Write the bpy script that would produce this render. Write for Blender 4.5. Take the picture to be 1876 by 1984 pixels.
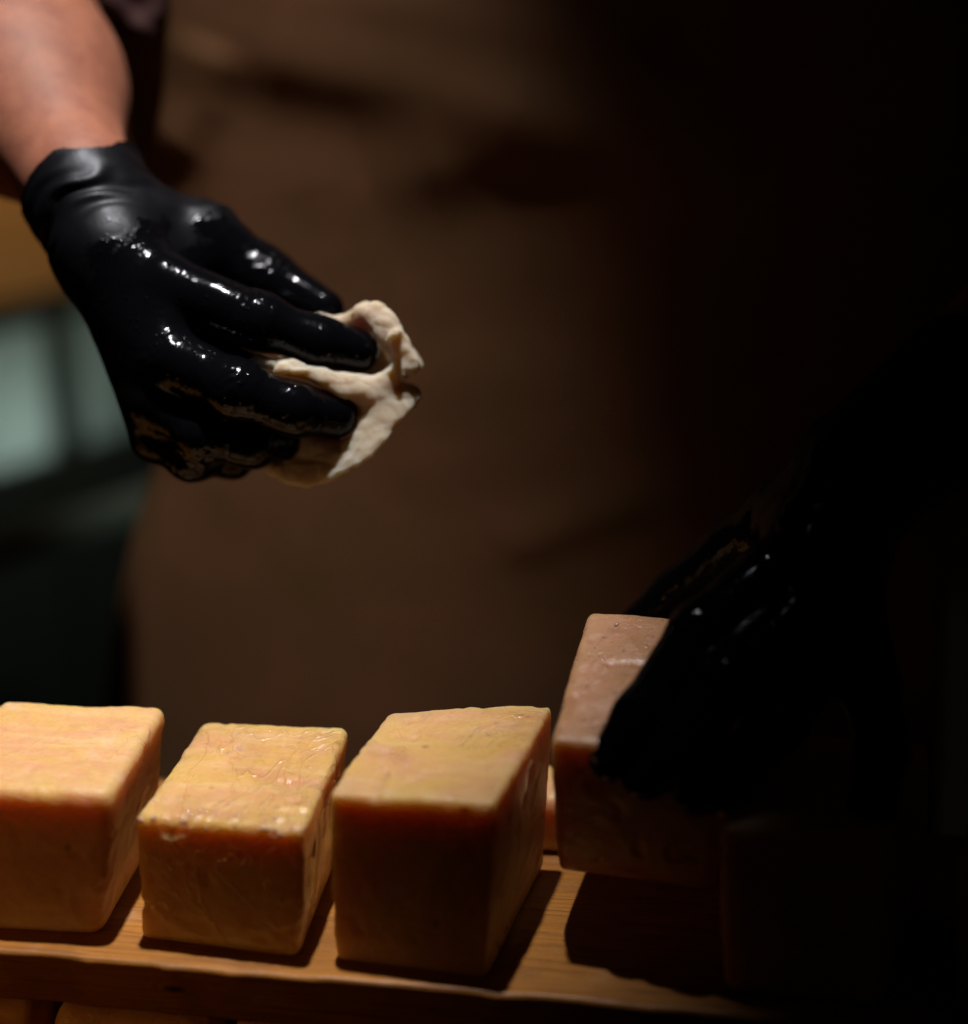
import bpy, math, random
import numpy as np
from mathutils import Vector, Matrix

# ------------------------------------------------------------------ clear
for o in list(bpy.data.objects):
    bpy.data.objects.remove(o, do_unlink=True)
scene = bpy.context.scene
COL = scene.collection

# ------------------------------------------------------------------ camera
FPX, IW, IH = 3400.0, 1876.0, 1984.0            # focal length in units of a 1876 x 1984 picture
TH, PS = math.radians(20.5), math.radians(8.2)    # pitch down, yaw to the left
FW = np.array([-math.sin(PS)*math.cos(TH), math.cos(PS)*math.cos(TH), -math.sin(TH)])
RT = np.array([math.cos(PS), math.sin(PS), 0.0])
UP = np.cross(RT, FW)
CAM = np.array([0.24434, -0.63127, 0.44862])
cd = bpy.data.cameras.new('camera')
cam = bpy.data.objects.new('camera', cd); COL.objects.link(cam)
cam.matrix_world = Matrix(((RT[0], UP[0], -FW[0], CAM[0]), (RT[1], UP[1], -FW[1], CAM[1]),
                           (RT[2], UP[2], -FW[2], CAM[2]), (0, 0, 0, 1)))
cd.sensor_fit = 'VERTICAL'; cd.sensor_height = 36.0; cd.lens = 36.0*FPX/IH
cd.clip_start = 0.05; cd.clip_end = 60
cd.dof.use_dof = True; cd.dof.focus_distance = 0.800
cd.dof.aperture_fstop = (cd.lens*0.001)/0.031
scene.camera = cam

# ------------------------------------------------------------------ world, lamp, exposure
w = bpy.data.worlds.new('World'); scene.world = w; w.use_nodes = True
bg = w.node_tree.nodes['Background']
bg.inputs[0].default_value = (1.0, 0.62, 0.36, 1); bg.inputs[1].default_value = 0.002

def spot(name, loc, target, energy, size, blend, radius, color):
    l = bpy.data.lights.new(name, 'SPOT'); l.energy = energy; l.spot_size = math.radians(size)
    l.spot_blend = blend; l.shadow_soft_size = radius; l.color = color
    o = bpy.data.objects.new(name, l); COL.objects.link(o)
    o.location = loc
    o.rotation_euler = (Vector(target)-Vector(loc)).to_track_quat('-Z', 'Y').to_euler()
    return o
spot('work_lamp', (0.05, 0.125, 1.5), (-0.105, 0.155, 0.0), 150, 31.5, 1.0, 0.022, (1.0, 0.945, 0.90))
spot('low_warm_lamp', (-0.50, -0.52, 0.26), (-0.085, 0.0, -0.005), 2.3, 32, 1.0, 0.06, (1.0, 0.40, 0.09))

vs = scene.view_settings
scene.display_settings.display_device = 'sRGB'
vs.view_transform = 'Standard'; vs.look = 'None'; vs.exposure = 0.0; vs.gamma = 1.0
vs.use_curve_mapping = False
cy = scene.cycles
cy.use_denoising = True
cy.use_adaptive_sampling = True; cy.adaptive_threshold = 0.02
cy.max_bounces = 5; cy.diffuse_bounces = 3; cy.glossy_bounces = 3; cy.transmission_bounces = 6
cy.sample_clamp_indirect = 4.0; cy.blur_glossy = 0.3

# ------------------------------------------------------------------ helpers: projection
def ray(px, py): return FW + (px-IW/2)/FPX*RT - (py-IH/2)/FPX*UP
def P(px, py, d): return CAM + d*ray(px, py)
def onz(px, py, z=0.0):
    r = ray(px, py); return CAM + (z-CAM[2])/r[2]*r
def ony(px, py, y):
    r = ray(px, py); return CAM + (y-CAM[1])/r[1]*r

# ------------------------------------------------------------------ helpers: noise
def _hash(ix, iy, iz, s):
    n = (ix*374761393 + iy*668265263 + iz*2147483647 % 4294967291 + s*974634777) & 0xffffffff
    n = ((n ^ (n >> 13))*1274126177) & 0xffffffff
    n = ((n ^ (n >> 16))*2246822519) & 0xffffffff
    return ((n ^ (n >> 15)) & 0xffff)/65535.0*2-1
def vnoise(p, scale, seed=0, octaves=1):
    out = np.zeros(len(p)); amp = 1.0
    for o in range(octaves):
        q = p*scale; i = np.floor(q).astype(np.int64); f = q-i; f = f*f*(3-2*f)
        ix, iy, iz = i[:, 0], i[:, 1], i[:, 2]
        r = 0
        for dx in (0, 1):
            for dy in (0, 1):
                for dz in (0, 1):
                    wgt = (f[:, 0] if dx else 1-f[:, 0])*(f[:, 1] if dy else 1-f[:, 1])*(f[:, 2] if dz else 1-f[:, 2])
                    r = r + wgt*_hash(ix+dx, iy+dy, iz+dz, seed+o*17)
        out += amp*r; amp *= 0.5; scale = scale*2.03
    return out

# ------------------------------------------------------------------ helpers: signed distance shapes -> mesh
def smin(a, b, k):
    h = np.clip(0.5+0.5*(b-a)/k, 0, 1)
    return b*(1-h)+a*h-k*h*(1-h)
def smax(a, b, k): return -smin(-a, -b, k)
def cone(p, a, b, ra, rb):
    a = np.asarray(a); b = np.asarray(b); ab = b-a
    t = np.clip(((p-a)@ab)/(ab@ab+1e-12), 0, 1)
    return np.linalg.norm(p-a-t[:, None]*ab, axis=1)-(ra+(rb-ra)*t)
def chain(p, pts, rs, k):
    d = None
    for i in range(len(pts)-1):
        c = cone(p, pts[i], pts[i+1], rs[i], rs[i+1])
        d = c if d is None else smin(d, c, k)
    return d
def surface_nets(fn, lo, hi, h):
    lo = np.asarray(lo, float); hi = np.asarray(hi, float)
    n = np.ceil((hi-lo)/h).astype(int)+1
    xs = [lo[i]+h*np.arange(n[i]) for i in range(3)]
    B = 6                                        # coarse blocks first, then only the blocks near the surface
    nb = -(-n//B)
    g = np.stack(np.meshgrid(*[np.arange(k) for k in nb], indexing='ij'), -1).reshape(-1, 3)
    half = (B-1)/2*h
    cvals = fn(lo+g*B*h+half)
    val = np.repeat(np.repeat(np.repeat(cvals.reshape(nb), B, 0), B, 1), B, 2)
    near = g[np.abs(cvals) < half*1.75*1.35+h*2+0.003]
    off = np.stack(np.meshgrid(*[np.arange(B)]*3, indexing='ij'), -1).reshape(-1, 3)
    for c0 in range(0, len(near), 400):
        ii = (near[c0:c0+400, None, :]*B+off[None]).reshape(-1, 3)
        val[tuple(ii.T)] = fn(lo+ii*h)
    val = val[:n[0], :n[1], :n[2]]
    s = val < 0
    cn = n-1
    acc = np.zeros(tuple(cn)+(3,)); cnt = np.zeros(tuple(cn))
    corners = [(a, b, c) for a in (0, 1) for b in (0, 1) for c in (0, 1)]
    def sl(c): return tuple(slice(c[i], c[i]+cn[i]) for i in range(3))
    for c in corners:
        for ax in range(3):
            if c[ax]: continue
            e = list(c); e[ax] = 1
            v0, v1 = val[sl(c)], val[sl(tuple(e))]
            m = (v0 < 0) != (v1 < 0)
            t = np.where(m, v0/np.where(v0-v1 == 0, 1, v0-v1), 0)
            cnt += m
            for k in range(3):
                acc[..., k] += m*(c[k] + (t if k == ax else 0))
    act = cnt > 0
    ids = -np.ones(tuple(cn), int); ids[act] = np.arange(act.sum())
    cell = np.argwhere(act)
    V = lo + h*(cell + acc[act]/cnt[act][:, None])
    quads = []
    for ax in range(3):
        o1, o2 = (ax+1) % 3, (ax+2) % 3
        a = [slice(1, -1)]*3; a[ax] = slice(0, -1)
        b = list(a); b[ax] = slice(1, None)
        s0, s1 = s[tuple(a)], s[tuple(b)]
        idx = np.argwhere(s0 != s1)
        if not len(idx): continue
        flip = s0[tuple(idx.T)]
        base = idx.copy(); base[:, o1] += 1; base[:, o2] += 1
        def cid(d1, d2):
            q = base.copy(); q[:, o1] += d1; q[:, o2] += d2
            return ids[tuple(q.T)]
        Q = np.stack([cid(-1, -1), cid(0, -1), cid(0, 0), cid(-1, 0)], 1)
        Q[~flip] = Q[~flip][:, ::-1]
        quads.append(Q)
    Q = np.concatenate(quads); Q = Q[(Q >= 0).all(1)]
    return V, Q
def normals(V, Q):
    n = np.zeros_like(V)
    fnm = np.cross(V[Q[:, 2]]-V[Q[:, 0]], V[Q[:, 3]]-V[Q[:, 1]])
    for k in range(4): np.add.at(n, Q[:, k], fnm)
    return n/np.maximum(np.linalg.norm(n, axis=1), 1e-12)[:, None]
def relax(V, Q, it=2, f=0.5):
    for _ in range(it):
        s = np.zeros_like(V); c = np.zeros(len(V))
        for a, b in ((0, 1), (1, 2), (2, 3), (3, 0)):
            np.add.at(s, Q[:, a], V[Q[:, b]]); np.add.at(c, Q[:, a], 1)
            np.add.at(s, Q[:, b], V[Q[:, a]]); np.add.at(c, Q[:, b], 1)
        V = V+(s/np.maximum(c, 1)[:, None]-V)*f
    return V
def mesh_obj(name, V, Q, mat, parent=None, origin=None, smooth=True):
    origin = np.zeros(3) if origin is None else np.asarray(origin)
    me = bpy.data.meshes.new(name)
    V = np.asarray(V)-origin
    me.from_pydata([], [], [])
    me.vertices.add(len(V)); me.vertices.foreach_set('co', V.astype(np.float32).ravel())
    Q = np.asarray(Q); nv = Q.shape[1]
    me.loops.add(Q.size); me.loops.foreach_set('vertex_index', Q.astype(np.int32).ravel())
    me.polygons.add(len(Q)); me.polygons.foreach_set('loop_start', (np.arange(len(Q))*nv).astype(np.int32))
    me.update(calc_edges=True); me.validate()
    me.polygons.foreach_set('use_smooth', np.full(len(me.polygons), smooth))
    me.materials.append(mat)
    o = bpy.data.objects.new(name, me); COL.objects.link(o)
    o.location = origin
    if parent is not None:
        o.parent = parent
        o.matrix_parent_inverse = Matrix.Translation(-parent.location)
    return o
def box_geo(lo, hi, nx=1):
    x0, y0, z0 = lo; x1, y1, z1 = hi
    V = [(x, y, z) for x in (x0, x1) for y in (y0, y1) for z in (z0, z1)]
    Q = [(0, 1, 3, 2), (4, 6, 7, 5), (0, 4, 5, 1), (2, 3, 7, 6), (0, 2, 6, 4), (1, 5, 7, 3)]
    return np.array(V, float), np.array(Q)
def box(name, lo, hi, mat, parent=None, bevel=0.004, origin=None):
    V, Q = box_geo(lo, hi)
    o = mesh_obj(name, V, Q, mat, parent, origin, smooth=False)
    if bevel:
        b = o.modifiers.new('bevel', 'BEVEL'); b.width = bevel; b.segments = 3
    return o
def tag(o, label=None, cat=None, group=None, kind=None):
    if label: o['label'] = label
    if cat: o['category'] = cat
    if group: o['group'] = group
    if kind: o['kind'] = kind
    return o
def empty(name, loc):
    o = bpy.data.objects.new(name, None); COL.objects.link(o); o.location = loc; o.empty_display_size = 0.02
    return o

# ------------------------------------------------------------------ helpers: materials
class MB:
    def __init__(s, name):
        s.m = bpy.data.materials.new(name); s.m.use_nodes = True
        s.t = s.m.node_tree; s.b = s.t.nodes['Principled BSDF']
        s.tc = s.t.nodes.new('ShaderNodeTexCoord')
    def n(s, typ, _p=None, **kw):
        nd = s.t.nodes.new('ShaderNode'+typ)
        for k, v in (_p or {}).items(): setattr(nd, k, v)
        for k, v in kw.items(): s.set(nd, k, v)
        return nd
    def set(s, nd, key, v):
        key = key.replace('_', ' ') if isinstance(key, str) and key not in nd.inputs else key
        inp = nd.inputs[int(key[1:])] if isinstance(key, str) and key[0] == 'i' and key[1:].isdigit() else nd.inputs[key]
        if hasattr(v, 'is_output') and v.is_output: s.t.links.new(v, inp)
        else: inp.default_value = v
    def obj(s, scale=(1, 1, 1), loc=(0, 0, 0), rot=(0, 0, 0)):
        mp = s.n('Mapping'); s.t.links.new(s.tc.outputs['Object'], mp.inputs[0])
        mp.inputs['Scale'].default_value = scale; mp.inputs['Location'].default_value = loc
        mp.inputs['Rotation'].default_value = rot
        return mp.outputs[0]
    def noise(s, vec, scale, detail=3, rough=0.5, dist=0.0):
        return s.n('TexNoise', Vector=vec, Scale=scale, Detail=detail, Roughness=rough, Distortion=dist).outputs[0]
    def math(s, op, a, b=0.0, c=0.0, clamp=False):
        nd = s.n('Math', {'operation': op, 'use_clamp': clamp}, i0=a, i1=b, i2=c); return nd.outputs[0]
    def ramp(s, fac, stops, interp='LINEAR'):
        nd = s.n('ValToRGB', Fac=fac); cr = nd.color_ramp; cr.interpolation = interp
        while len(cr.elements) < len(stops): cr.elements.new(0.5)
        for e, (p, c) in zip(cr.elements, stops):
            e.position = p; e.color = (c, c, c, 1) if isinstance(c, (int, float)) else (*c, 1)
        return nd.outputs[0]
    def mix(s, fac, a, b):
        nd = s.n('Mix', {'data_type': 'RGBA'}); s.set(nd, 'i0', fac)
        for k, v in (('i6', a), ('i7', b)):
            s.set(nd, k, v if hasattr(v, 'is_output') else (*v, 1))
        return nd.outputs[2]
    def bump(s, h, strength=0.3, dist=0.001, normal=None):
        nd = s.n('Bump', Height=h, Strength=strength, Distance=dist)
        if normal is not None: s.t.links.new(normal, nd.inputs['Normal'])
        return nd.outputs[0]
    def p(s, **kw):
        for k, v in kw.items():
            key = k.replace('_', ' ')
            if isinstance(v, tuple) and len(v) == 3 and s.b.inputs[key].type == 'RGBA': v = (*v, 1)
            s.set(s.b, key, v)
        return s

def make_cheese_mat(name, seed, wet, hue, film, mott=1.0):
    """pale washed rind: yellow to pink mottling, hairline veins, a moist skin with creases"""
    M = MB(name); v = M.obj(loc=(seed*3.1, seed*1.7, seed*0.9))
    big = M.noise(M.obj(scale=(0.7, 1.5, 1.0), loc=(seed*3.1, seed*1.7, seed*0.9)), 30, 6, 0.62, 0.8)
    streak = M.noise(M.obj(scale=(0.22, 2.0, 1.0), loc=(seed, 2*seed, 0), rot=(0, 0, 0.05)), 60, 6, 0.65, 0.3)
    yellow, pink, pale = (0.58, 0.355, 0.115), (0.59, 0.305, 0.175), (0.64, 0.43, 0.215)
    c = M.mix(M.ramp(big, [(0.38+hue, 0.0), (0.66+hue, 1.0)]), yellow, pink)
    c = M.mix(M.ramp(streak, [(0.48, 0.0), (0.72, 0.75*mott)]), c, pale)
    fine = M.noise(v, 420, 3, 0.6)
    c = M.mix(M.math('MULTIPLY', M.ramp(fine, [(0.45, 0.0), (0.75, 1.0)]), 0.3), c, (0.40, 0.22, 0.07))
    bl = M.ramp(M.noise(v, 36, 5, 0.7, 0.4), [(0.58, 0.0), (0.74, 1.0)])
    c = M.mix(M.math('MULTIPLY', bl, 0.45*mott), c, (0.66, 0.50, 0.42))
    # hairline veins of blue-grey mould
    vn = M.noise(v, 34, 2, 0.5, 2.2)
    line = M.ramp(M.math('ABSOLUTE', M.math('SUBTRACT', vn, 0.5)), [(0.0, 1.0), (0.005, 0.6), (0.014, 0.0)])
    gate = M.ramp(M.noise(v, 22, 2), [(0.54, 0.0), (0.64, 1.0)])
    vein = M.math('MULTIPLY', line, gate)
    c = M.mix(M.math('MULTIPLY', vein, 0.5), c, (0.10, 0.085, 0.075))
    dots = M.n('TexVoronoi', {'feature': 'F1'}, Vector=v, Scale=75.0).outputs['Distance']
    speck = M.math('MULTIPLY', M.ramp(dots, [(0.10, 1.0), (0.17, 0.0)]), M.ramp(M.noise(v, 33, 2), [(0.56, 0), (0.62, 1)]))
    c = M.mix(M.math('MULTIPLY', speck, 0.55), c, (0.24, 0.13, 0.05))
    M.p(Base_Color=c, Subsurface_Weight=0.62, Subsurface_Scale=0.035)
    M.b.inputs['Subsurface Radius'].default_value = (1.0, 0.60, 0.22)
    M.b.inputs['Subsurface Anisotropy'].default_value = 0.5
    # relief: linen weave, film creases, droplets
    weave = M.n('TexWave', {'bands_direction': 'Y'}, Vector=M.obj(rot=(0, 0, 0.06*seed)), Scale=330.0, Distortion=5.0, Detail=2.0, Detail_Scale=3.0).outputs[1]
    crease_n = M.noise(M.obj(scale=(1.0, 0.5, 0.7), loc=(seed*5, 0, seed), rot=(0.3, 0.2, 0.9)), 30, 3, 0.5, 1.1)
    crease = M.ramp(M.math('ABSOLUTE', M.math('SUBTRACT', crease_n, 0.5)), [(0.0, 1.0), (0.010, 0.3), (0.028, 0.0)])
    h = M.math('ADD', M.math('MULTIPLY', weave, 0.10), M.math('MULTIPLY', crease, film))
    h = M.math('ADD', h, M.math('MULTIPLY', M.noise(v, 190, 4, 0.6), 0.5))
    dv = M.n('TexVoronoi', {'feature': 'F1'}, Vector=v, Scale=210.0, Randomness=1.0)
    drop = M.math('MULTIPLY', M.ramp(dv.outputs['Distance'], [(0.05, 1.0), (0.26, 0.0)], 'EASE'),
                  M.ramp(M.noise(v, 48, 2), [(0.60-0.12*wet, 0.0), (0.66-0.1*wet, 1.0)]))
    h = M.math('ADD', h, M.math('MULTIPLY', drop, 1.1*wet))
    nrm = M.bump(h, 0.55, 0.0011)
    wetm = M.ramp(M.noise(v, 30, 3, 0.6, 0.5), [(0.62-0.25*wet, 0.0), (0.72-0.22*wet, 1.0)])
    M.p(Normal=nrm, Roughness=M.ramp(wetm, [(0.0, 0.48), (1.0, 0.24)]), Coat_Weight=M.math('MULTIPLY', wetm, 0.55*wet+0.1),
        Coat_Roughness=0.16, Coat_IOR=1.4, Coat_Normal=nrm, Specular_IOR_Level=0.4)
    return M.m

def make_wood(name, base, dark, seed, knots, gloss):
    M = MB(name); v = M.obj(scale=(1.0, 9.0, 9.0), loc=(seed, seed*2, 0))
    g = M.noise(v, 9, 6, 0.62, 0.8)
    lines = M.noise(M.obj(scale=(0.5, 22.0, 22.0), loc=(seed, 0.3, 0)), 22, 5, 0.72, 0.35)
    fine = M.noise(M.obj(scale=(1.0, 24.0, 24.0)), 30, 4, 0.7)
    c = M.mix(M.ramp(g, [(0.3, 0.0), (0.72, 1.0)]), base, tuple(0.6*a+0.4*b for a, b in zip(base, dark)))
    c = M.mix(M.math('MULTIPLY', M.math('MULTIPLY', M.ramp(lines, [(0.47, 0.0), (0.60, 1.0)]), M.ramp(g, [(0.35, 0.45), (0.65, 1.0)])), 0.8), c, dark)
    c = M.mix(M.math('MULTIPLY', M.ramp(fine, [(0.5, 0), (0.8, 1)]), 0.4), c, dark)
    # chalky whitish residue left on the board
    chalk = M.math('MULTIPLY', M.ramp(M.noise(M.obj(loc=(3, 1, 0)), 42, 5, 0.65), [(0.54, 0.0), (0.70, 1.0)]), 0.2)
    c = M.mix(chalk, c, (0.42, 0.31, 0.25))
    stain = M.math('MULTIPLY', M.ramp(M.noise(M.obj(loc=(1, 7, 0)), 17, 4, 0.6, 0.7), [(0.50, 0.0), (0.62, 1.0)]), 0.45)
    c = M.mix(stain, c, (0.17, 0.065, 0.014))
    for (kx, ky, kz, r) in knots:
        vec = M.obj(loc=(-kx, -ky, -kz))
        ln = M.n('VectorMath', {'operation': 'MULTIPLY'}, i0=vec, i1=(1.0, 0.4, 2.4)).outputs[0]
        dd = M.n('VectorMath', {'operation': 'LENGTH'}, i0=ln).outputs['Value']
        dd = M.math('ADD', dd, M.math('MULTIPLY', M.noise(vec, 90, 3), 0.006))
        ring = M.math('MULTIPLY', M.math('ADD', M.math('SINE', M.math('MULTIPLY', dd, 1150.0)), 1.0), 0.5)
        mask = M.ramp(M.math('DIVIDE', dd, r*2.6), [(0.25, 1.0), (1.0, 0.0)])
        c = M.mix(M.math('MULTIPLY', M.math('MULTIPLY', mask, ring), 0.6), c, dark)
        c = M.mix(M.ramp(M.math('DIVIDE', dd, r), [(0.55, 0.92), (1.0, 0.0)]), c, (0.022, 0.009, 0.004))
    h = M.math('ADD', M.math('MULTIPLY', lines, -0.3), M.math('MULTIPLY', fine, 0.6))
    h = M.math('ADD', h, M.math('MULTIPLY', M.noise(M.obj(), 380, 2), 0.45))
    M.p(Base_Color=c, Roughness=M.ramp(g, [(0.3, gloss), (0.8, gloss+0.2)]), Specular_IOR_Level=0.35, Normal=M.bump(h, 0.5, 0.0008))
    return M.m

def make_glove_mat(name, p0, axis, wet0, rough=0.15, relief=0.45, spec=1.0):
    """thin black nitrile, dry and matt on the cuff, wet and glossy on the fingers"""
    M = MB(name); v = M.obj()
    rel = M.n('VectorMath', {'operation': 'SUBTRACT'}, i0=v, i1=tuple(p0)).outputs[0]
    along = M.n('VectorMath', {'operation': 'DOT_PRODUCT'}, i0=rel, i1=tuple(axis)).outputs['Value']
    edge = M.math('ADD', along, M.math('MULTIPLY', M.math('SUBTRACT', M.noise(v, 55, 4, 0.6, 0.8), 0.5), 0.07))
    wet = M.n('MapRange', {'interpolation_type': 'SMOOTHSTEP'}, i0=edge, i1=wet0-0.004, i2=wet0+0.006, i3=0.0, i4=1.0).outputs[0]
    wr = M.noise(M.obj(scale=(1.5, 1.0, 1.2), rot=(0.2, 0.5, 0.4)), 75, 3, 0.55, 1.2)
    dv = M.n('TexVoronoi', {'feature': 'F1'}, Vector=v, Scale=250.0)
    bead = M.math('MULTIPLY', M.ramp(dv.outputs['Distance'], [(0.04, 1.0), (0.33, 0.0)], 'EASE'),
                  M.ramp(M.noise(v, 85, 3, 0.6), [(0.5, 0.0), (0.58, 1.0)]))
    fine = M.noise(v, 900, 2)
    h = M.math('ADD', M.math('MULTIPLY', wr, M.ramp(wet, [(0, 0.22), (1, 1.0)])), M.math('MULTIPLY', M.math('MULTIPLY', bead, wet), 1.25))
    h = M.math('ADD', h, M.math('MULTIPLY', fine, 0.05))
    nrm = M.bump(h, relief, 0.0016)
    M.p(Base_Color=(0.0018, 0.0018, 0.0026), Roughness=M.ramp(wet, [(0, 0.44), (1, rough)]), Normal=nrm,
        Specular_IOR_Level=M.ramp(wet, [(0, 0.20*spec), (1, 0.19*spec)]), Specular_Tint=(0.84, 0.88, 1.0, 1.0))
    return M.m

# ------------------------------------------------------------------ the wooden shelf board
YF, TZ = -0.0158, 0.026
board_mat = make_wood('pale_wood', (0.40, 0.165, 0.026), (0.14, 0.048, 0.009), 0.4, [(0.020, -0.0158, -0.012, 0.0085), (0.33, 0.05, -0.002, 0.006)], 0.33)
def plank(name, x0, x1, y0, y1, z0, z1, seed):
    """board with eased edges and a slightly uneven, worn front arris"""
    xs = np.linspace(x0, x1, 160)
    r = 0.0022
    prof = [(y1, z0), (y1, z1)]
    for k in range(7):
        a = math.pi/2*k/6
        prof.append((y0+r-r*math.sin(a), z1-r+r*math.cos(a)))
    for k in range(4):
        a = math.pi/2*k/3
        prof.append((y0+r-r*math.cos(a), z0+r-r*math.sin(a)))
    m = len(prof); V = []; Q = []
    for x in xs:
        for (y, z) in prof: V.append((x, y, z))
    V = np.array(V)
    nz = vnoise(np.c_[V[:, 0], np.zeros(len(V)), np.zeros(len(V))], 55, seed, 2)
    fr = np.abs(V[:, 1]-y0) < 0.003
    V[fr, 1] += 0.0007*nz[fr]; V[fr, 2] += 0.0004*nz[fr]
    for i in range(len(xs)-1):
        for j in range(m):
            k = (j+1) % m
            Q.append((i*m+j, (i+1)*m+j, (i+1)*m+k, i*m+k))
    Q = np.array(Q)[:, ::-1]
    o = mesh_obj(name, V, Q, board_mat, None, ((x0+x1)/2, y0, z0))
    me = o.data
    import bmesh
    bm = bmesh.new(); bm.from_mesh(me)
    bmesh.ops.holes_fill(bm, edges=[e for e in bm.edges if e.is_boundary]); bmesh.ops.recalc_face_normals(bm, faces=bm.faces); bm.to_mesh(me); bm.free()
    o.location = (0, 0, 0); 
    for vtx in me.vertices: vtx.co += Vector(((x0+x1)/2, y0, z0))
    b = o.modifiers.new('edge', 'EDGE_SPLIT'); b.split_angle = math.radians(40)
    return o
shelf = plank('shelf_board', -0.42, 0.72, YF, 0.142, -TZ, 0.0, 3)
tag(shelf, 'pale wooden shelf board with a dark knot, carrying the row of cheese blocks', 'board')
LZ = -0.098
lower = plank('shelf_board', -0.42, 0.72, YF+0.004, 0.142, LZ-TZ, LZ, 9)
tag(lower, 'lower wooden shelf board hidden in the dark below the main board', 'board')

# ------------------------------------------------------------------ cheese blocks
def plane_from(pts, inside):
    pts = np.array(pts); c = pts.mean(0)
    u, s, vt = np.linalg.svd(pts-c); n = vt[2]
    if (inside-c)@n > 0: n = -n
    return n, n@c
def cheese(corners, mat, seed, k=0.006, h=0.0012, rough=0.0004, lump=0.0008, notch=None, label='', group='cheese blocks in a row on the shelf board'):
    """corners: bottom FL FR BR BL, top FL FR BR BL"""
    C = np.array(corners); ctr = C.mean(0)
    faces = [(0, 1, 2, 3), (4, 5, 6, 7), (0, 1, 5, 4), (3, 2, 6, 7), (0, 3, 7, 4), (1, 2, 6, 5)]
    pl = [plane_from(C[list(f)], ctr) for f in faces]
    def fn(p):
        d = None
        for n, o in pl:
            e = p@n-o
            d = e if d is None else smax(d, e, k)
        if notch is not None:
            for (q, r) in notch: d = smax(d, -(np.linalg.norm(p-q, axis=1)-r), 0.003)
        return d
    V, Q = surface_nets(fn, C.min(0)-0.005, C.max(0)+0.005, h)
    N = normals(V, Q)
    zb = C[:4, 2].min()
    d = lump*vnoise(V, 38, seed, 2)+rough*vnoise(V, 150, seed+5, 3)
    # shallow dragged creases
    s = V@np.array([0.5, 0.35, 0.8])
    d += 0.0004*np.maximum(0, 1-np.abs(((s+0.004*vnoise(V, 40, seed+9))*55) % 2-1)/0.13)*(vnoise(V, 30, seed+3) > 0.1)
    pit = vnoise(V, 120, seed+13, 1); d -= 0.0009*np.clip((pit-0.55)/0.25, 0, 1)
    d -= 0.0010*np.clip((vnoise(V, 60, seed+19, 2)-0.8)/0.2, 0, 1)
    low = np.clip((V[:, 2]-zb-0.002)/0.006, 0, 1)
    V = V+N*(d*low)[:, None]
    V[:, 2] = np.maximum(V[:, 2], zb+0.0002)
    V = relax(V, Q, 1, 0.4)
    o = mesh_obj('cheese_block', V, Q, mat, None, (ctr[0], ctr[1], zb))
    tag(o, label, 'cheese', group)
    return o
def corners_from_px(bFL, bFR, tFL, tFR, tBR, tBL, taper=0.003, z0=0.0):
    b0, b1 = onz(*bFL, z0), onz(*bFR, z0)
    # front face: upright plane through the two front-bottom corners
    n = np.cross(b1-b0, [0, 0, 1.0]); n /= np.linalg.norm(n)
    def onp(px, py):
        r = ray(px, py); return CAM+((b0-CAM)@n)/(r@n)*r
    t0, t1 = onp(*tFL), onp(*tFR)
    zt = (t0[2]+t1[2])/2
    t2, t3 = onz(*tBR, zt), onz(*tBL, zt)
    e2 = np.array([t2[0]-(t1[0]-b1[0]), t2[1]-taper, z0]); e3 = np.array([t3[0]-(t0[0]-b0[0]), t3[1]-taper, z0])
    return [b0, b1, e2, e3, t0, t1, t2, t3]

mats = [make_cheese_mat('rind_a', 1, 0.15, -0.03, 0.25), make_cheese_mat('rind_b', 2, 0.85, 0.03, 0.9),
        make_cheese_mat('rind_c', 3, 0.35, 0.0, 0.3), make_cheese_mat('rind_d', 4, 0.8, -0.25, 0.12, 0.25), make_cheese_mat('rind_e', 5, 0.1, -0.02, 0.2)]
B1 = corners_from_px((-98, 1803), (197, 1819), (-112, 1526), (216, 1536), (326, 1366), (0, 1350))
cheese(B1, mats[0], 11, k=0.0065, label='pinkish yellow cheese block cut off by the left edge of the picture')
B2 = corners_from_px((268, 1822), (580, 1862), (262, 1586), (592, 1604), (678, 1410), (392, 1392))
ch2 = cheese(B2, mats[1], 23, k=0.0048, label='shorter cheese block with creased wet front edge and grey veins on top')
B3 = corners_from_px((649, 1863), (944, 1900), (634, 1546), (960, 1548), (1072, 1370), (752, 1366))
cheese(B3, mats[2], 37, k=0.0034, label='tall yellow cheese block standing right beside the block held by the gloved hand',
       notch=[(B3[7]*0.55+B3[6]*0.45+np.array([-0.012, 0.012, 0.011]), 0.0155)])

def oriented_box(base_mid, wdt, dep, hgt, yaw, tip):
    """base_mid: middle of the front bottom edge"""
    Rz = np.array([[math.cos(yaw), -math.sin(yaw), 0], [math.sin(yaw), math.cos(yaw), 0], [0, 0, 1]])
    Rx = np.array([[1, 0, 0], [0, math.cos(tip), -math.sin(tip)], [0, math.sin(tip), math.cos(tip)]])
    pts = [(-wdt/2, 0, 0), (wdt/2, 0, 0), (wdt/2, dep, 0), (-wdt/2, dep, 0)]
    pts += [(x*1.03, y, hgt) for x, y, z in pts]
    return [np.array(base_mid)+Rz@(Rx@np.array(q)) for q in pts]
m4 = (P(1074, 1696, .768)+P(1386, 1724, .757))/2
B4 = oriented_box(m4, 0.0690, 0.093, 0.076, -0.085, math.radians(13))
ch4 = cheese(B4, mats[3], 41, k=0.0045, rough=0.0002, lump=0.0005, label='wet cheese block tipped forward in the grip of the gloved hand at right')
B5 = corners_from_px((1396, 1925), (1710, 1958), (1388, 1596), (1722, 1618), (1806, 1432), (1484, 1412))
cheese(B5, mats[4], 53, label='cheese block in deep shadow under the hand at right')
B6 = corners_from_px((1850, 1975), (2150, 2005), (1846, 1655), (2166, 1685), (2240, 1490), (1930, 1470))
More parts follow.
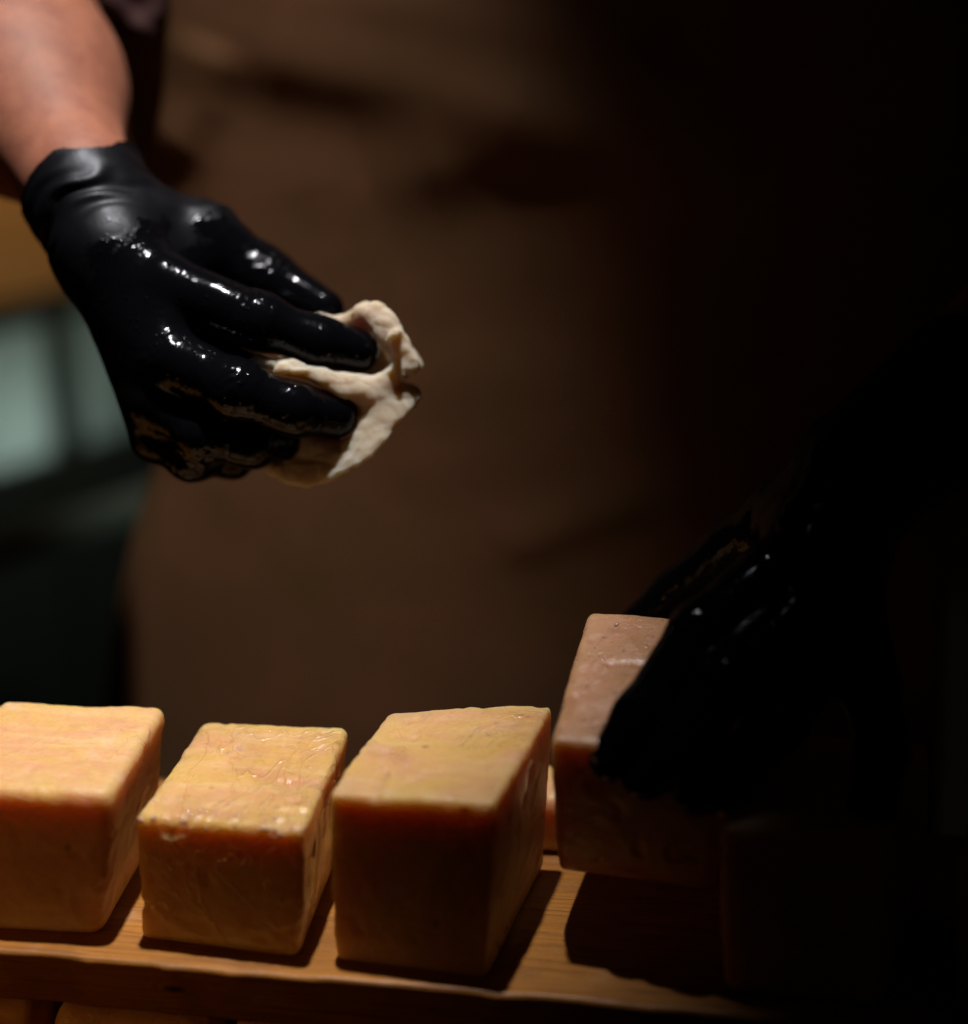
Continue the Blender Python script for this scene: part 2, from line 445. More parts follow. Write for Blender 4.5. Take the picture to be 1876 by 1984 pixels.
cheese(B6, mats[0], 59, h=0.0016, label='dark cheese block cut off by the right edge of the picture')
dm = MB('water'); dm.p(Base_Color=(0.52, 0.32, 0.19), Roughness=0.12, IOR=1.33, Coat_Weight=1.0, Coat_Roughness=0.08); dm = dm.m
def droplets(o, test, n, seed, rmin, rmax):
    """beads of water sitting on the rind: flattened domes, too many to count"""
    rnd = random.Random(seed); me = o.data
    cand = [v for v in me.vertices if test(v.co+o.location, v.normal)]
    V = []; Q = []
    for _ in range(n):
        v = rnd.choice(cand); nr = v.normal; t = nr.orthogonal().normalized(); b = nr.cross(t)
        r = rmin+(rmax-rmin)*rnd.random()**2.2; e = 0.8+0.5*rnd.random(); base = len(V)
        for i in range(5):
            a = math.pi/2*i/4.5
            for j in range(10):
                g = 2*math.pi*j/10
                q = v.co+o.location+t*(r*e*math.cos(a)*math.cos(g))+b*(r/e*math.cos(a)*math.sin(g))+nr*(r*0.55*math.sin(a)-0.00008)
                V.append(tuple(q))
        for i in range(4):
            for j in range(10):
                k = (j+1) % 10; Q.append((base+i*10+j, base+i*10+k, base+(i+1)*10+k, base+(i+1)*10+j))
        V.append(tuple(v.co+o.location+nr*(r*0.55-0.00008))); ap_ = len(V)-1
        for j in range(0, 10, 2): Q.append((base+40+j, base+40+(j+1) % 10, base+40+(j+2) % 10, ap_))
    d = mesh_obj('water_droplets', np.array(V), np.array(Q), dm, o); d['kind'] = 'stuff'
    return d
zt2 = (B2[4][2]+B2[5][2])/2
droplets(ch2, lambda p, n: p.z > zt2-0.004 and p.y < 0.006 and n.z > 0.15 and n.y < 0.3, 60, 5, 0.0004, 0.0015)
droplets(ch4, lambda p, n: n.z > 0.75 and n.y < 0.3, 70, 8, 0.0004, 0.0014)
droplets(ch4, lambda p, n: 0.2 < n.z < 0.8 and n.x < -0.3, 8, 9, 0.0006, 0.0012)
# a lower second row behind the front blocks, seen only through the gaps
def low_block(x0, x1, y0, y1, z1, mat, seed, label):
    c = [np.array(q) for q in ((x0, y0, 0), (x1, y0, 0), (x1, y1, 0), (x0, y1, 0), (x0, y0, z1), (x1, y0, z1), (x1, y1, z1), (x0, y1, z1))]
    return cheese(c, mat, seed, h=0.0016, label=label, group='low cheese blocks in the back row')
yb = onz(1050, 1655)[1]
low_block(0.128, 0.192, yb, yb+0.036, 0.030, mats[4], 61, 'low pale cheese block glimpsed through the gap beside the held block')
low_block(0.243, 0.310, yb+0.002, yb+0.036, 0.030, mats[4], 67, 'low cheese block behind the held block, seen as a thin sliver')
# blocks on the lower board, seen under the front edge
def under_block(x0, x1, mat, seed, label):
    y0, y1 = YF+0.002, YF+0.085; z0, z1 = LZ, -TZ-0.007
    c = [np.array(q) for q in ((x0+.003, y0, z0), (x1-.003, y0, z0), (x1-.003, y1, z0), (x0+.003, y1, z0), (x0, y0, z1), (x1, y0, z1), (x1, y1, z1), (x0, y1, z1))]
    return cheese(c, mat, seed, k=0.010, h=0.0016, label=label, group='cheese blocks on the lower board')
under_block(-0.110, -0.0465, mats[0], 71, 'orange cheese block below the board, at the bottom left corner')
under_block(-0.0405, 0.034, mats[2], 73, 'rounded orange cheese block below the board, second from the left')
under_block(0.041, 0.112, mats[4], 79, 'cheese block in the dark below the board, third from the left')

# ------------------------------------------------------------------ person
skin = MB('skin'); sv = skin.obj()
sc_ = skin.mix(skin.ramp(skin.noise(sv, 55, 6, 0.7, 0.3), [(0.38, 0), (0.68, 1)]), (0.235, 0.090, 0.053), (0.165, 0.056, 0.034))
sh = skin.math('ADD', skin.noise(sv, 600, 3), skin.math('MULTIPLY', skin.noise(sv, 60, 3), 2.0))
skin.p(Base_Color=sc_, Subsurface_Weight=0.5, Subsurface_Scale=0.006, Roughness=0.62, Specular_IOR_Level=0.3, Normal=skin.bump(sh, 0.25, 0.0006))
skin.b.inputs['Subsurface Radius'].default_value = (1.0, 0.35, 0.2)
skin = skin.m

def z1(x, y, d): return P(0.46461*x, 193.7+0.46461*y, d)       # a point of the wiping hand
PXM = lambda r, d: r*0.46461*d/FPX
# wiping hand: joints (position, depth, radius)
cuff = z1(345, 368, 0.884)
fore_dir = P(60, 150, 0.945)-cuff; fore_dir /= np.linalg.norm(fore_dir)
hand_dir = z1(640, 900, 0.86)-cuff; hand_dir /= np.linalg.norm(hand_dir)
J = dict(
    wrist=(z1(375, 455, 0.878), PXM(236, .88)), carpus=(z1(470, 640, 0.870), PXM(222, .87)),
    imcp=(z1(690, 770, 0.852), PXM(132, .85)), ipip=(z1(1090, 928, 0.842), PXM(110, .84)), idip=(z1(1335, 1012, 0.846), PXM(104, .845)), itip=(z1(1488, 1045, 0.852), PXM(98, .85)),
    mmcp=(z1(700, 1075, 0.842), PXM(125, .84)), mpip=(z1(985, 1205, 0.830), PXM(112, .83)), mdip=(z1(1235, 1290, 0.836), PXM(108, .835)), mtip=(z1(1395, 1315, 0.846), PXM(101, .845)),
    rmcp=(z1(650, 1255, 0.850), PXM(118, .84)), rpip=(z1(850, 1400, 0.843), PXM(102, .83)), rdip=(z1(1050, 1430, 0.848), PXM(100, .845)), rtip=(z1(1165, 1420, 0.856), PXM(92, .86)),
    pmcp=(z1(655, 1405, 0.862), PXM(108, .86)), ppip=(z1(800, 1490, 0.852), PXM(90, .85)), pdip=(z1(970, 1498, 0.866), PXM(82, .86)), ptip=(z1(1040, 1465, 0.880), PXM(76, .88)),
    tcmc=(z1(570, 520, 0.884), PXM(175, .885)), tmcp=(z1(845, 600, 0.894), PXM(166, .9)), tip_=(z1(1100, 745, 0.896), PXM(128, .9)), ttip=(z1(1355, 872, 0.885), PXM(84, .89)))
pj = lambda *n: ([J[k][0] for k in n], [J[k][1] for k in n])
def hand_one(p):
    K = 0.012
    palm = chain(p, *pj('wrist', 'carpus'), K)
    palm = smin(palm, cone(p, J['carpus'][0], J['imcp'][0], PXM(170, .86), J['imcp'][1]), 0.014)
    palm = smin(palm, cone(p, J['carpus'][0], J['mmcp'][0], PXM(175, .86), J['mmcp'][1]), 0.014)
    palm = smin(palm, cone(p, J['carpus'][0], J['rmcp'][0], PXM(165, .86), J['rmcp'][1]), 0.014)
    palm = smin(palm, cone(p, J['carpus'][0], J['pmcp'][0], PXM(150, .86), J['pmcp'][1]), 0.014)
    palm = smin(palm, cone(p, J['imcp'][0], J['mmcp'][0], PXM(95, .85), PXM(100, .85)), 0.006)
    palm = smin(palm, cone(p, J['carpus'][0], J['tcmc'][0], PXM(190, .88), J['tcmc'][1]), 0.014)
    palm = smin(palm, cone(p, z1(690, 700, .872), z1(800, 690, .885), PXM(105, .87), PXM(100, .88)), 0.010)
    palm = smin(palm, cone(p, z1(790, 930, .866), z1(1010, 1050, .866), PXM(95, .87), PXM(60, .87)), 0.006)
    th = chain(p, *pj('tcmc', 'tmcp', 'tip_', 'ttip'), 0.008)
    d = smin(palm, th, 0.010)
    for f in 'imrp':
        c = chain(p, *pj(f+'mcp', f+'pip', f+'dip', f+'tip'), 0.006)
        c = smin(c, np.linalg.norm(p-J[f+'pip'][0], axis=1)-J[f+'pip'][1]*1.04, 0.006)
        d = smin(d, c, 0.0035)
    return d
def hand_wrinkle(V, cuffp, axis, jj):
    """thin rubber: rings of slack at the wrist, bunched folds over the joints, slight tension lumps"""
    s = (V-cuffp)@axis
    n1 = vnoise(V, 45, 3, 2)
    ring = np.sin((s+0.006*n1)*2*math.pi/0.0105)*np.clip(1-np.abs(s-0.026)/0.021, 0, 1)
    d = 0.0015*ring*np.clip(0.65+0.8*vnoise(V, 28, 8), 0, 1)
    for (c, ax, rad) in jj:
        q = V-c; t = q@ax; r = np.linalg.norm(q, axis=1)
        w = np.clip(1-r/rad, 0, 1)
        d += 0.0010*w*np.sin((t+0.011*vnoise(V, 75, 14, 2))*2*math.pi/0.0062)*np.clip(0.45+1.1*vnoise(V, 110, 17), 0, 1)
    d += 0.0003*vnoise(V, 70, 21, 2)+0.0007*vnoise(V, 30, 5, 1)
    return d
def axis(a, b): v = np.asarray(b)-np.asarray(a); return v/np.linalg.norm(v)

# body: forearms, upper arms, torso as one continuous figure
elbow1 = P(-70, -170, 1.04); shoulder1 = P(240, -1250, 1.26)
fmid1 = P(45, 180, 0.950)
W2, E2, S2 = P(1660, 930, 0.800), P(2150, 480, 0.96), P(1780, -1180, 1.20)
TC = ony(950, 700, 0.46); 
def body_fn(p):
    x = (p[:, 0]-TC[0])/0.215; y = (p[:, 1]-0.50)/0.105
    r = np.sqrt(x*x+y*y)
    tor = (r-1)*0.105
    top = p[:, 2]-(shoulder1[2]+0.02); bot = -0.42-p[:, 2]
    tor = smax(smax(tor, top, 0.08), bot, 0.02)
    a1 = chain(p, [J['carpus'][0], cuff, fmid1, elbow1, shoulder1], [0.016, 0.0252, 0.0535, 0.056, 0.062], 0.02)
    a2 = chain(p, [W2, P(1870, 760, .85), E2, S2], [0.024, 0.033, 0.047, 0.062], 0.02)
    return smin(smin(tor, a1, 0.02), a2, 0.02)
V, Q = surface_nets(body_fn, (-0.36, 0.10, -0.43), (0.62, 0.66, shoulder1[2]+0.05), 0.0065)
V = relax(V, Q, 2, 0.5)
person = mesh_obj('person', V, Q, skin, None, (TC[0], 0.46, -0.42))
tag(person, 'person in a brown apron and black gloves, wiping with a pale cloth', 'person')

gl_mat = make_glove_mat('black_nitrile', tuple(cuff), tuple(hand_dir), 0.052, 0.12, 0.34)
pts = np.array([J[k][0] for k in J])
rim_n = -axis(cuff, z1(165, 125, 0.904))
def glove_one(p):
    d = smin(hand_one(p), cone(p, cuff+fore_dir*0.03, cuff, 0.0405, 0.0308), 0.012)
    s_ = (p-cuff)@rim_n
    bead = smax(np.abs(d), np.abs(s_+0.002), 0.001)-0.0010
    d = smax(d, -s_-0.002, 0.0012)
    return smin(d, bead, 0.001)
V, Q = surface_nets(glove_one, pts.min(0)-0.045, pts.max(0)+0.032, 0.0014)
N = normals(V, Q)
jj = [(J['tip_'][0], axis(J['tmcp'][0], J['ttip'][0]), 0.030), (J['tmcp'][0], axis(J['tmcp'][0], J['tip_'][0]), 0.022), (J['ipip'][0], axis(J['imcp'][0], J['idip'][0]), 0.022),
      (J['mpip'][0], axis(J['mmcp'][0], J['mdip'][0]), 0.024), (J['mmcp'][0], axis(J['mmcp'][0], J['mpip'][0]), 0.02), (J['rpip'][0], axis(J['rmcp'][0], J['rdip'][0]), 0.02),
      (J['idip'][0], axis(J['idip'][0], J['itip'][0]), 0.015), (J['ppip'][0], axis(J['pmcp'][0], J['pdip'][0]), 0.018)]
V = relax(V, Q, 1, 0.5); V = V+N*hand_wrinkle(V, cuff, -fore_dir, jj)[:, None]
glove1 = mesh_obj('glove', V, Q, gl_mat, person)
tag(glove1, 'wet black glove on the hand wiping with the cloth')

# holding hand at right
f2 = lambda x, y, d: P(x, y, d)
d4 = 0.793
H = dict(wrist=(W2, 0.0285), carpus=(P(1600, 1050, .785), 0.027),
    imcp=(P(1495, 1120, .757), .0155), ipip=(P(1352, 1222, .738), .0112), idip=(P(1240, 1388, .728), .0106), itip=(P(1187, 1468, .732), .0102),
    mmcp=(P(1545, 1205, .745), .0155), mpip=(P(1412, 1318, .724), .0118), mdip=(P(1310, 1462, .722), .0108), mtip=(P(1252, 1504, .729), .0102),
    rmcp=(P(1585, 1280, .750), .0145), rpip=(P(1510, 1400, .722), .0112), rdip=(P(1405, 1515, .720), .0104), rtip=(P(1350, 1538, .726), .0098),
    pmcp=(P(1685, 1330, .750), .0130), ppip=(P(1712, 1455, .730), .0104), pdip=(P(1690, 1560, .722), .0094), ptip=(P(1672, 1606, .722), .0086),
    tcmc=(P(1530, 1000, .815), .0185), tmcp=(P(1425, 1062, .842), .0140), tip_=(P(1310, 1150, .862), .0110), ttip=(P(1232, 1216, .868), .0095))
hj = lambda *n: ([H[k][0] for k in n], [H[k][1] for k in n])
def hand_two(p):
    d = chain(p, *hj('wrist', 'carpus'), 0.012)
    for f in 'imrp': d = smin(d, cone(p, H['carpus'][0], H[f+'mcp'][0], 0.021, H[f+'mcp'][1]), 0.012)
    d = smin(d, cone(p, H['imcp'][0], H['rmcp'][0], 0.013, 0.013), 0.006)
    d = smin(d, cone(p, P(1420, 1240, .748), P(1330, 1360, .748), 0.010, 0.008), 0.006)
    d = smin(d, chain(p, *hj('carpus', 'tcmc', 'tmcp', 'tip_', 'ttip'), 0.008), 0.010)
    for f in 'imrp':
        d = smin(d, chain(p, *hj(f+'mcp', f+'pip', f+'dip', f+'tip'), 0.006), 0.0035)
    return d
far2 = axis(W2, P(1870, 760, .85))
def glove_two(p):
    d = smin(hand_two(p), cone(p, W2, W2+far2*0.12, 0.0305, 0.041), 0.012)
    return smax(d, (p-W2)@far2-0.098, 0.0012)
pts2 = np.array([H[k][0] for k in H])
V, Q = surface_nets(glove_two, pts2.min(0)-0.035, np.maximum(pts2.max(0), W2+far2*0.11)+0.044, 0.0016)
N = normals(V, Q)
jj2 = [(H[f+'pip'][0], axis(H[f+'mcp'][0], H[f+'dip'][0]), 0.02) for f in 'imrp']
V = relax(V, Q, 1, 0.5); V = V+N*hand_wrinkle(V, W2+far2*0.09, -far2, jj2)[:, None]
gl2_mat = make_glove_mat('black_nitrile_wet', tuple(W2), tuple(-far2), 0.02, 0.09, 0.22, 0.8)
glove2 = mesh_obj('glove', V, Q, gl2_mat, person)
tag(glove2, 'black glove gripping the tipped cheese block')

# apron: one draped sheet with soft horizontal folds
ap = MB('brown_apron'); av = ap.obj()
wv = ap.n('TexWave', {'bands_direction': 'X'}, Vector=av, Scale=420.0, Distortion=1.0).outputs[1]
ac = ap.mix(ap.ramp(ap.noise(av, 14, 5, 0.6), [(0.35, 0), (0.75, 1)]), (0.138, 0.064, 0.032), (0.100, 0.054, 0.023))
ap.p(Base_Color=ac, Roughness=0.6, Specular_IOR_Level=0.12, Sheen_Weight=0.0, Normal=ap.bump(ap.math('ADD', wv, ap.noise(av, 200, 3)), 0.2, 0.0005))
ap = ap.m
Y0 = 0.372
def seg(u, v, pts):
    """distance to a polyline and signed side (positive above)"""
    best = np.full(u.shape, 1e9); side = np.zeros(u.shape); par = np.zeros(u.shape)
    n = len(pts)-1
    for i in range(n):
        ax, ay = pts[i]; bx, by = pts[i+1]; dx, dy = bx-ax, by-ay
        t = np.clip(((u-ax)*dx+(v-ay)*dy)/(dx*dx+dy*dy), 0, 1)
        qx, qy = u-ax-t*dx, v-ay-t*dy; d = np.hypot(qx, qy)
        m = d < best
        best = np.where(m, d, best); side = np.where(m, np.sign(dx*qy-dy*qx), side); par = np.where(m, (i+t)/n, par)
    return best, side, par
def px2xz(px, py): q = ony(px, py, Y0); return q[0], q[2]
folds = [([(400, 70), (640, 125), (900, 165), (1200, 235)], 0.0074, 0.036, 0.026),
         ([(700, 345), (930, 285), (1180, 265), (1500, 320)], 0.0062, 0.036, 0.025),
         ([(300, -60), (700, -20), (1100, 60), (1500, 240)], 0.004, 0.026, 0.02),
         ([(960, 1050), (1120, 985), (1330, 920)], 0.0018, 0.020, 0.014),
         ([(300, 330), (380, 200), (410, 60)], 0.006, 0.024, 0.018)]
nu, nv = 200, 260
zt, zb_ = ony(900, -300, Y0)[2], -0.40
V = np.zeros((nv, nu, 3)); 
for j in range(nv):
    z = zt+(zb_-zt)*j/(nv-1)
    # left edge follows the picture: hidden behind the arm higher up, flaring out lower down
    eds = [(-300, 140), (0, 150), (300, 200), (500, 285), (894/1.0325, 285), (971/1.0325, 269), (1125/1.0325, 222), (1254/1.0325, 192), (1357/1.0325, 180), (2100, 100)]
    zz = [px2xz(x, y)[1] for y, x in eds]; xx = [px2xz(x, y)[0] for y, x in eds]
    xl = np.interp(-z, [-a for a in zz], xx); xr = 0.36+0.05*(zt-z)
    V[j, :, 0] = xl+(xr-xl)*np.linspace(0, 1, nu); V[j, :, 2] = z
X, Z = V[..., 0], V[..., 2]
xc = 0.12
Yd = Y0+0.9*np.maximum(0, np.abs(X-xc)-0.06)**2 - 0.075*(0.40-Z)
edge = (X-X[:, :1])
Yd += 0.03*np.exp(-edge/0.016)
flat = np.c_[X.ravel(), np.zeros(X.size), Z.ravel()]
for pts_, amp, wu, wd in folds:
    q = [px2xz(*a) for a in pts_]
    d, s, t = seg(X, Z, q)
    wfall = np.where(s > 0, wu, wd)
    Yd -= amp*np.exp(-(d/wfall)**2)*np.clip(np.sin(np.pi*np.clip(t, 0.03, 0.97))*1.6, 0, 1)
Yd += 0.0022*vnoise(flat, 6, 2, 1).reshape(X.shape)+0.0012*vnoise(flat*np.array([1.0, 1, 1.6]), 16, 6, 1).reshape(X.shape)*np.clip(1-(0.25-Z)/0.3, 0, 1)
V[..., 1] = Yd
idx = np.arange(nu*nv).reshape(nv, nu)
Q = np.stack([idx[:-1, :-1], idx[1:, :-1], idx[1:, 1:], idx[:-1, 1:]], -1).reshape(-1, 4)
apron = mesh_obj('apron', V.reshape(-1, 3), Q, ap, person)
so = apron.modifiers.new('thickness', 'SOLIDIFY'); so.thickness = 0.0018; so.offset = 1
tag(apron, 'brown apron with soft folds across the waist')

# shirt sleeve: dark maroon cuff bunched between arm and apron
sm = MB('maroon_cotton'); sv = sm.obj()
sm.p(Base_Color=(0.05, 0.015, 0.015), Roughness=0.85, Normal=sm.bump(sm.noise(sv, 500, 3), 0.3, 0.0005)); sm = sm.m
def shirt_fn(p):
    a = chain(p, [P(150, -250, 1.03), P(215, -60, 1.02), P(280, 45, 1.012)], [0.05, 0.032, 0.013], 0.02)
    return a
c0 = P(215, -60, 1.02)
V, Q = surface_nets(shirt_fn, c0-0.11, c0+0.11, 0.003)
N = normals(V, Q); V = V+N*(0.003*vnoise(V, 40, 4, 2)+0.0008*np.sin((V@np.array([0.7, 0.1, 0.7]))*300))[:, None]
tag(mesh_obj('shirt_sleeve', V, Q, sm, person), 'dark maroon sleeve bunched above the forearm')

# ------------------------------------------------------------------ wiping cloth
cm = MB('cream_cotton'); cv = cm.obj()
cc = cm.mix(cm.ramp(cm.noise(cv, 40, 4, 0.6), [(0.35, 0), (0.7, 1)]), (0.56, 0.47, 0.37), (0.47, 0.375, 0.275))
w1 = cm.n('TexWave', {'bands_direction': 'X'}, Vector=cv, Scale=520.0, Distortion=1.5).outputs[1]
w2 = cm.n('TexWave', {'bands_direction': 'Z'}, Vector=cv, Scale=520.0, Distortion=1.5).outputs[1]
ch = cm.math('ADD', cm.math('ADD', w1, w2), cm.math('MULTIPLY', cm.noise(cv, 160, 4), 2.5))
cm.p(Base_Color=cc, Roughness=0.9, Specular_IOR_Level=0.15, Subsurface_Weight=0.6, Subsurface_Scale=0.020, Sheen_Weight=0.1, Normal=cm.bump(ch, 0.7, 0.0010))
cm.b.inputs['Subsurface Radius'].default_value = (1.0, 0.62, 0.34)
cm = cm.m
def z2p(x, y, d): return P((350+0.29318*x)/1.0325, (550+0.29318*y)/1.0325, d)
RZ = lambda r, d=.86: r*0.29318/1.0325*d/FPX
def poly_sd(u, v, pts):
    pts = np.array(pts, float); n = len(pts); d = np.full(u.shape, 1e18); sgn = np.ones(u.shape)
    j = n-1
    for i in range(n):
        ex, ey = pts[j]-pts[i]; wx, wy = u-pts[i, 0], v-pts[i, 1]
        t = np.clip((wx*ex+wy*ey)/(ex*ex+ey*ey), 0, 1)
        d = np.minimum(d, (wx-ex*t)**2+(wy-ey*t)**2)
        c1 = v >= pts[i, 1]; c2 = v < pts[j, 1]; c3 = ex*wy > ey*wx
        fl = (c1 & c2 & c3) | (~c1 & ~c2 & ~c3)
        sgn = np.where(fl, -sgn, sgn); j = i
    return sgn*np.sqrt(d)
def to_z2(p):
    q = p-CAM; d = q@FW
    px = IW/2+FPX*(q@RT)/d; py = IH/2-FPX*(q@UP)/d
    return (px*1.0325-350)/0.29318, (py*1.0325-550)/0.29318, d
lower_poly = [(1080, 780), (1330, 790), (1470, 770), (1635, 800), (1625, 870), (1555, 1010), (1420, 1180), (1260, 1320), (1060, 1425), (900, 1462), (740, 1440), (600, 1350), (560, 1150), (700, 900)]
upper_poly = [(820, 300), (990, 262), (1170, 300), (1215, 232), (1290, 195), (1390, 215), (1460, 290), (1530, 375), (1625, 480), (1705, 605), (1690, 640), (1600, 690), (1450, 750), (1330, 790), (1000, 720), (700, 560)]
def cloth_fn(p):
    u, v, d = to_z2(p)
    s = 0.29318/1.0325*d/FPX
    g1 = poly_sd(u, v, lower_poly)*s
    sx_ = np.clip((1350-u)/260, 0, 1); sx_ = sx_*sx_*(3-2*sx_)
    w0 = 0.8355+0.0165*np.clip((1450-v)/640, 0, 1)**2+0.009*sx_+0.018*np.clip((1000-u)/400, 0, 1)+0.004*np.clip((u-1450)/180, 0, 1)**2
    fold = np.sin(((u-500)*0.50-(v-700)*0.86)/40+1.3*np.sin(u/260))
    w0 = w0-0.0005*np.maximum(0, fold)**3*np.clip((v-840)/160, 0, 1)
    a = smax(g1, np.abs(d-w0)-0.0030, 0.006)
    g2 = poly_sd(u, v, upper_poly)*s
    w1_ = 0.866+0.003*np.sin(u/95-v/120)
    b = smax(g2, np.abs(d-w1_)-0.0030, 0.004)
    o = smin(a, b, 0.006)
    T = lambda pts, rs, k=0.004: chain(p, [z2p(*q) for q in pts], [RZ(r) for r in rs], k)
    # ridge squeezed up between the two fingers
    o = smin(o, T([(480, 615, .838), (570, 590, .838), (800, 630, .837), (1000, 705, .838), (1180, 760, .842), (1330, 800, .848), (1450, 840, .854)], [24, 38, 54, 64, 66, 62, 56]), 0.004)
    o = smin(o, T([(435, 615, .836), (495, 655, .836)], [28, 26]), 0.002)
    o = smin(o, T([(620, 690, .834), (740, 640, .831), (880, 650, .831)], [26, 30, 22]), 0.002)
    o = smin(o, T([(1100, 815, .840), (1300, 810, .846), (1480, 835, .850), (1600, 830, .854)], [30, 48, 56, 34]), 0.014)
    # thick rolled edge looping round the fingertip
    o = smin(o, T([(1000, 300, .866), (1150, 330, .860), (1250, 300, .856), (1300, 262, .852), (1370, 270, .848), (1430, 340, .846), (1470, 420, .846), (1530, 500, .846), (1600, 600, .848), (1530, 655, .846), (1430, 715, .846), (1340, 765, .846)],
                   [30, 44, 58, 66, 74, 80, 82, 80, 70, 58, 50, 46]), 0.004)
    o = smin(o, T([(1440, 455, .836), (1500, 400, .834), (1530, 380, .840)], [20, 30, 24]), 0.003)
    # keep clear of the fingers and thumb
    return smax(o, -(hand_one(p)-0.0004), 0.002)
ext = np.array([z2p(x, y, d) for x in (380, 1740) for y in (170, 1490) for d in (0.835, 0.905)])
V, Q = surface_nets(cloth_fn, ext.min(0), ext.max(0), 0.0012)
N = normals(V, Q)
V = V+N*(0.0006*vnoise(V, 62, 31, 2)+0.0003*vnoise(V, 260, 33, 2)-0.0006*np.clip(1-np.abs(vnoise(V*np.array([0.6, 1, 1.5]), 80, 37, 1))/0.14, 0, 1)-0.0007*np.clip(1-np.abs(vnoise(V*np.array([1.2, 1, 0.8]), 140, 39, 2))/0.22, 0, 1)+0.0004*vnoise(V, 320, 41, 1))[:, None]
V = relax(V, Q, 1, 0.4)
# drop tiny loose islands left inside the fist
cloth = mesh_obj('cleaning_cloth', V, Q, cm, None, z2p(1000, 1000, .87))
tag(cloth, 'cream cotton cloth pinched in the gloved fingers of the raised hand', 'cloth')

# ------------------------------------------------------------------ background: wall, cabinet with two pale panes
wm = MB('ochre_plaster'); wv_ = wm.obj()
wm.p(Base_Color=wm.mix(wm.noise(wv_, 6, 4), (0.45, 0.24, 0.08), (0.36, 0.18, 0.055)), Roughness=0.9); wm = wm.m
fm = MB('dark_painted_metal'); fm.p(Base_Color=(0.03, 0.036, 0.031), Roughness=0.6); fm = fm.m
rm_ = MB('grey_green_paint'); rm_.p(Base_Color=(0.26, 0.265, 0.21), Roughness=0.7); rm_ = rm_.m
gm = MB('frosted_glass'); gm.p(Base_Color=(0.50, 0.66, 0.62), Roughness=0.5, Transmission_Weight=0.0)
tr = gm.n('BsdfTranslucent', Color=(0.68, 0.74, 0.71, 1)); mx = gm.n('MixShader', Fac=0.75)
gm.t.links.new(gm.b.outputs[0], mx.inputs[1]); gm.t.links.new(tr.outputs[0], mx.inputs[2])
gm.t.links.new(mx.outputs[0], gm.t.nodes['Material Output'].inputs[0]); gm = gm.m
BO = P(105, 870, 2.5); BE = np.array([math.cos(math.radians(60)), math.sin(math.radians(60)), 0.0]); BN = np.array([-BE[1], BE[0], 0.0])
def onpl(px, py):
    """(run along the cabinet front, height) of a picture point"""
    r = ray(px, py); q = CAM+((BO-CAM)@BN)/(r@BN)*r
    return (q-BO)@BE, q[2]
def slab(name, s0, s1, t0, t1, z0, z1_, m, parent=None):
    V, Q = box_geo((s0, t0, z0), (s1, t1, z1_))
    W = np.array([0, 0, 0])+BO*np.array([1, 1, 0])+V[:, :1]*BE+V[:, 1:2]*BN+V[:, 2:3]*np.array([0, 0, 1.0])
    return mesh_obj(name, W, Q, m, parent, None if parent else W.mean(0), smooth=False)
wallo = box('wall', (-4.0, 4.3, -1.6), (4.0, 4.4, 2.2), wm, None, 0)
tag(wallo, kind='structure')
cab = empty('glass_cabinet', (BO[0], BO[1], -0.9))
tag(cab, 'dark framed cabinet with two pale teal lit panes, far out of focus', 'cabinet')
sL, s0_, s1_, sR = onpl(-120, 800)[0], onpl(106, 800)[0], onpl(148, 800)[0], onpl(400, 800)[0]
ztop, zbot = onpl(60, 635)[1], onpl(100, 885)[1]
zf = -0.9
slab('pane', sL, s0_, 0.010, 0.016, zbot, ztop, gm, cab)
slab('pane', s1_, sR, 0.010, 0.016, zbot, ztop, gm, cab)
slab('post', s0_, s1_, -0.01, 0.03, zf, ztop+0.012, fm, cab)
slab('back_panel', sL-0.02, sR+0.02, 0.36, 0.38, zf, ztop+0.02, fm, cab)
slab('side_panel', sL-0.02, sL, 0.0, 0.36, zf, ztop+0.02, fm, cab)
slab('side_panel', sR, sR+0.02, 0.0, 0.36, zf, ztop+0.02, fm, cab)
slab('lower_door', sL, sR, -0.002, 0.025, zf, zbot-0.05, fm, cab)
slab('bottom_rail', sL, sR, -0.008, 0.03, zbot-0.048, zbot, fm, cab)
slab('top', sL-0.03, sR+0.03, -0.01, 0.38, ztop+0.02, ztop+0.035, fm, cab)
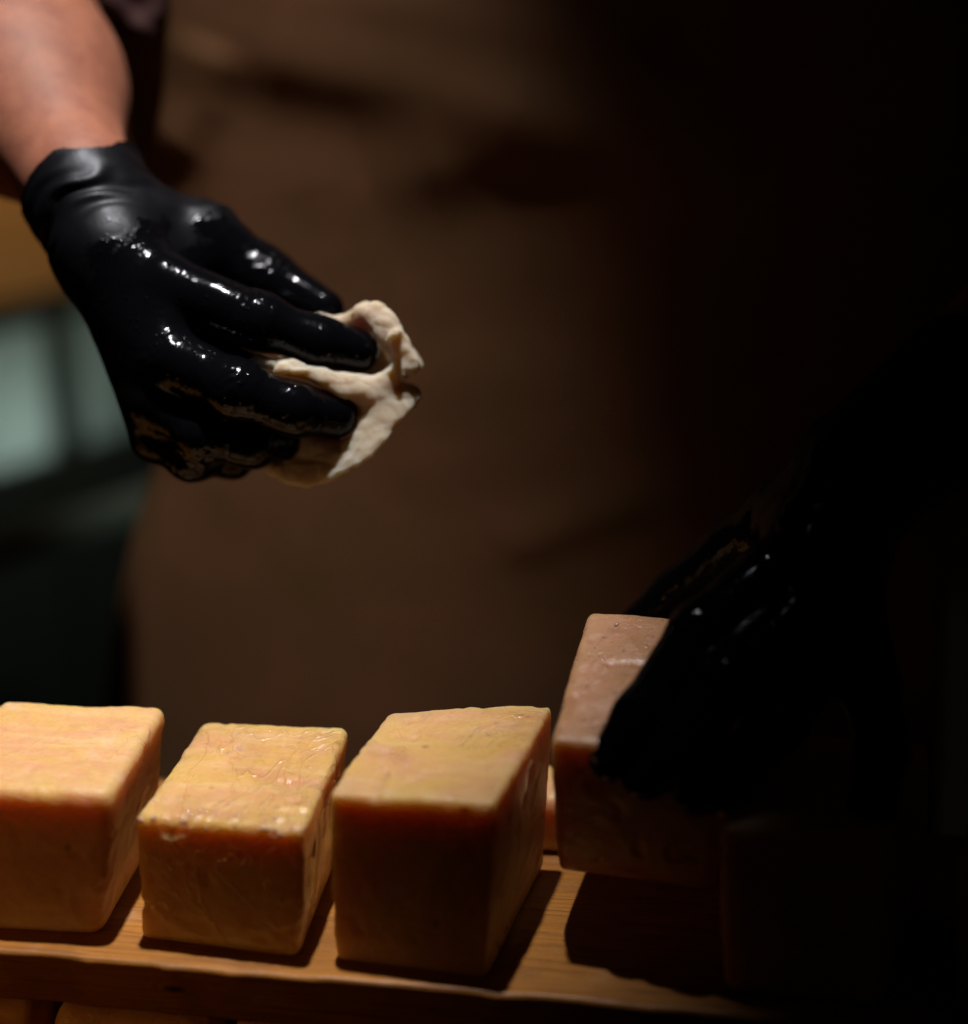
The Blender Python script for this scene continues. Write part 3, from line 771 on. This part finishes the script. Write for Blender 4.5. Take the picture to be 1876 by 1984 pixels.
def area(name, loc, target, e, sx, sy, color):
    l = bpy.data.lights.new(name, 'AREA'); l.energy = e; l.shape = 'RECTANGLE'; l.size = sx; l.size_y = sy; l.color = color
    o = bpy.data.objects.new(name, l); COL.objects.link(o); o.location = loc
    o.rotation_euler = (Vector(target)-Vector(loc)).to_track_quat('-Z', 'Y').to_euler(); return o
ql = BO+BE*(onpl(50, 850)[0])+BN*0.16; ql[2] = onpl(60, 850)[1]
area('cabinet_lamp', ql, ql-BN, 0.19, 0.08, 0.08, (0.86, 1.0, 0.96))
# sloping grey-green rail across the lower left
ra, rb = P(-80, 1090, 1.75), P(360, 945, 2.25)
dr = axis(ra, rb); 
V, Q = box_geo((0, -0.02, -0.012), (np.linalg.norm(rb-ra), 0.02, 0.012))
side = np.cross([0, 0, 1.0], dr); side /= np.linalg.norm(side); upv = np.cross(dr, side)
V = ra+V[:, :1]*dr+V[:, 1:2]*side+V[:, 2:3]*upv
rail = mesh_obj('handrail', V, Q, rm_, None, ra, smooth=False); b = rail.modifiers.new('bevel', 'BEVEL'); b.width = 0.004; b.segments = 2
tag(rail, 'blurred grey green rail sloping up behind the apron at left', 'rail')
# warm wooden panel above the cabinet, plus an added, unseen fill spot that brightens it
pm = MB('warm_board'); pm.p(Base_Color=pm.mix(pm.noise(pm.obj(scale=(1, 1, 6)), 8, 4), (0.42, 0.22, 0.07), (0.33, 0.15, 0.04)), Roughness=0.7); pm = pm.m
wp = slab('wooden_panel', sL-0.3, sR+0.2, 0.0, 0.03, ztop+0.045, ztop+0.55, pm)
tag(wp, 'blurred tan wooden panel behind the forearm at left', 'panel')
qp = BO+BE*onpl(20, 520)[0]; qp[2] = onpl(20, 520)[1]
spot('panel_fill_spot', qp-BN*0.35+np.array([0, 0, 0.35]), qp, 3.6, 70, 1.0, 0.03, (1.0, 0.78, 0.5))
spot('backdrop_fill_spot', BO-BN*0.9+np.array([0, 0, 0.75]), BO+np.array([0, 0, -0.35]), 6.0, 60, 1.0, 0.05, (0.80, 1.0, 0.92))  # added unseen fill, lifts the cabinet's lower door and the rail
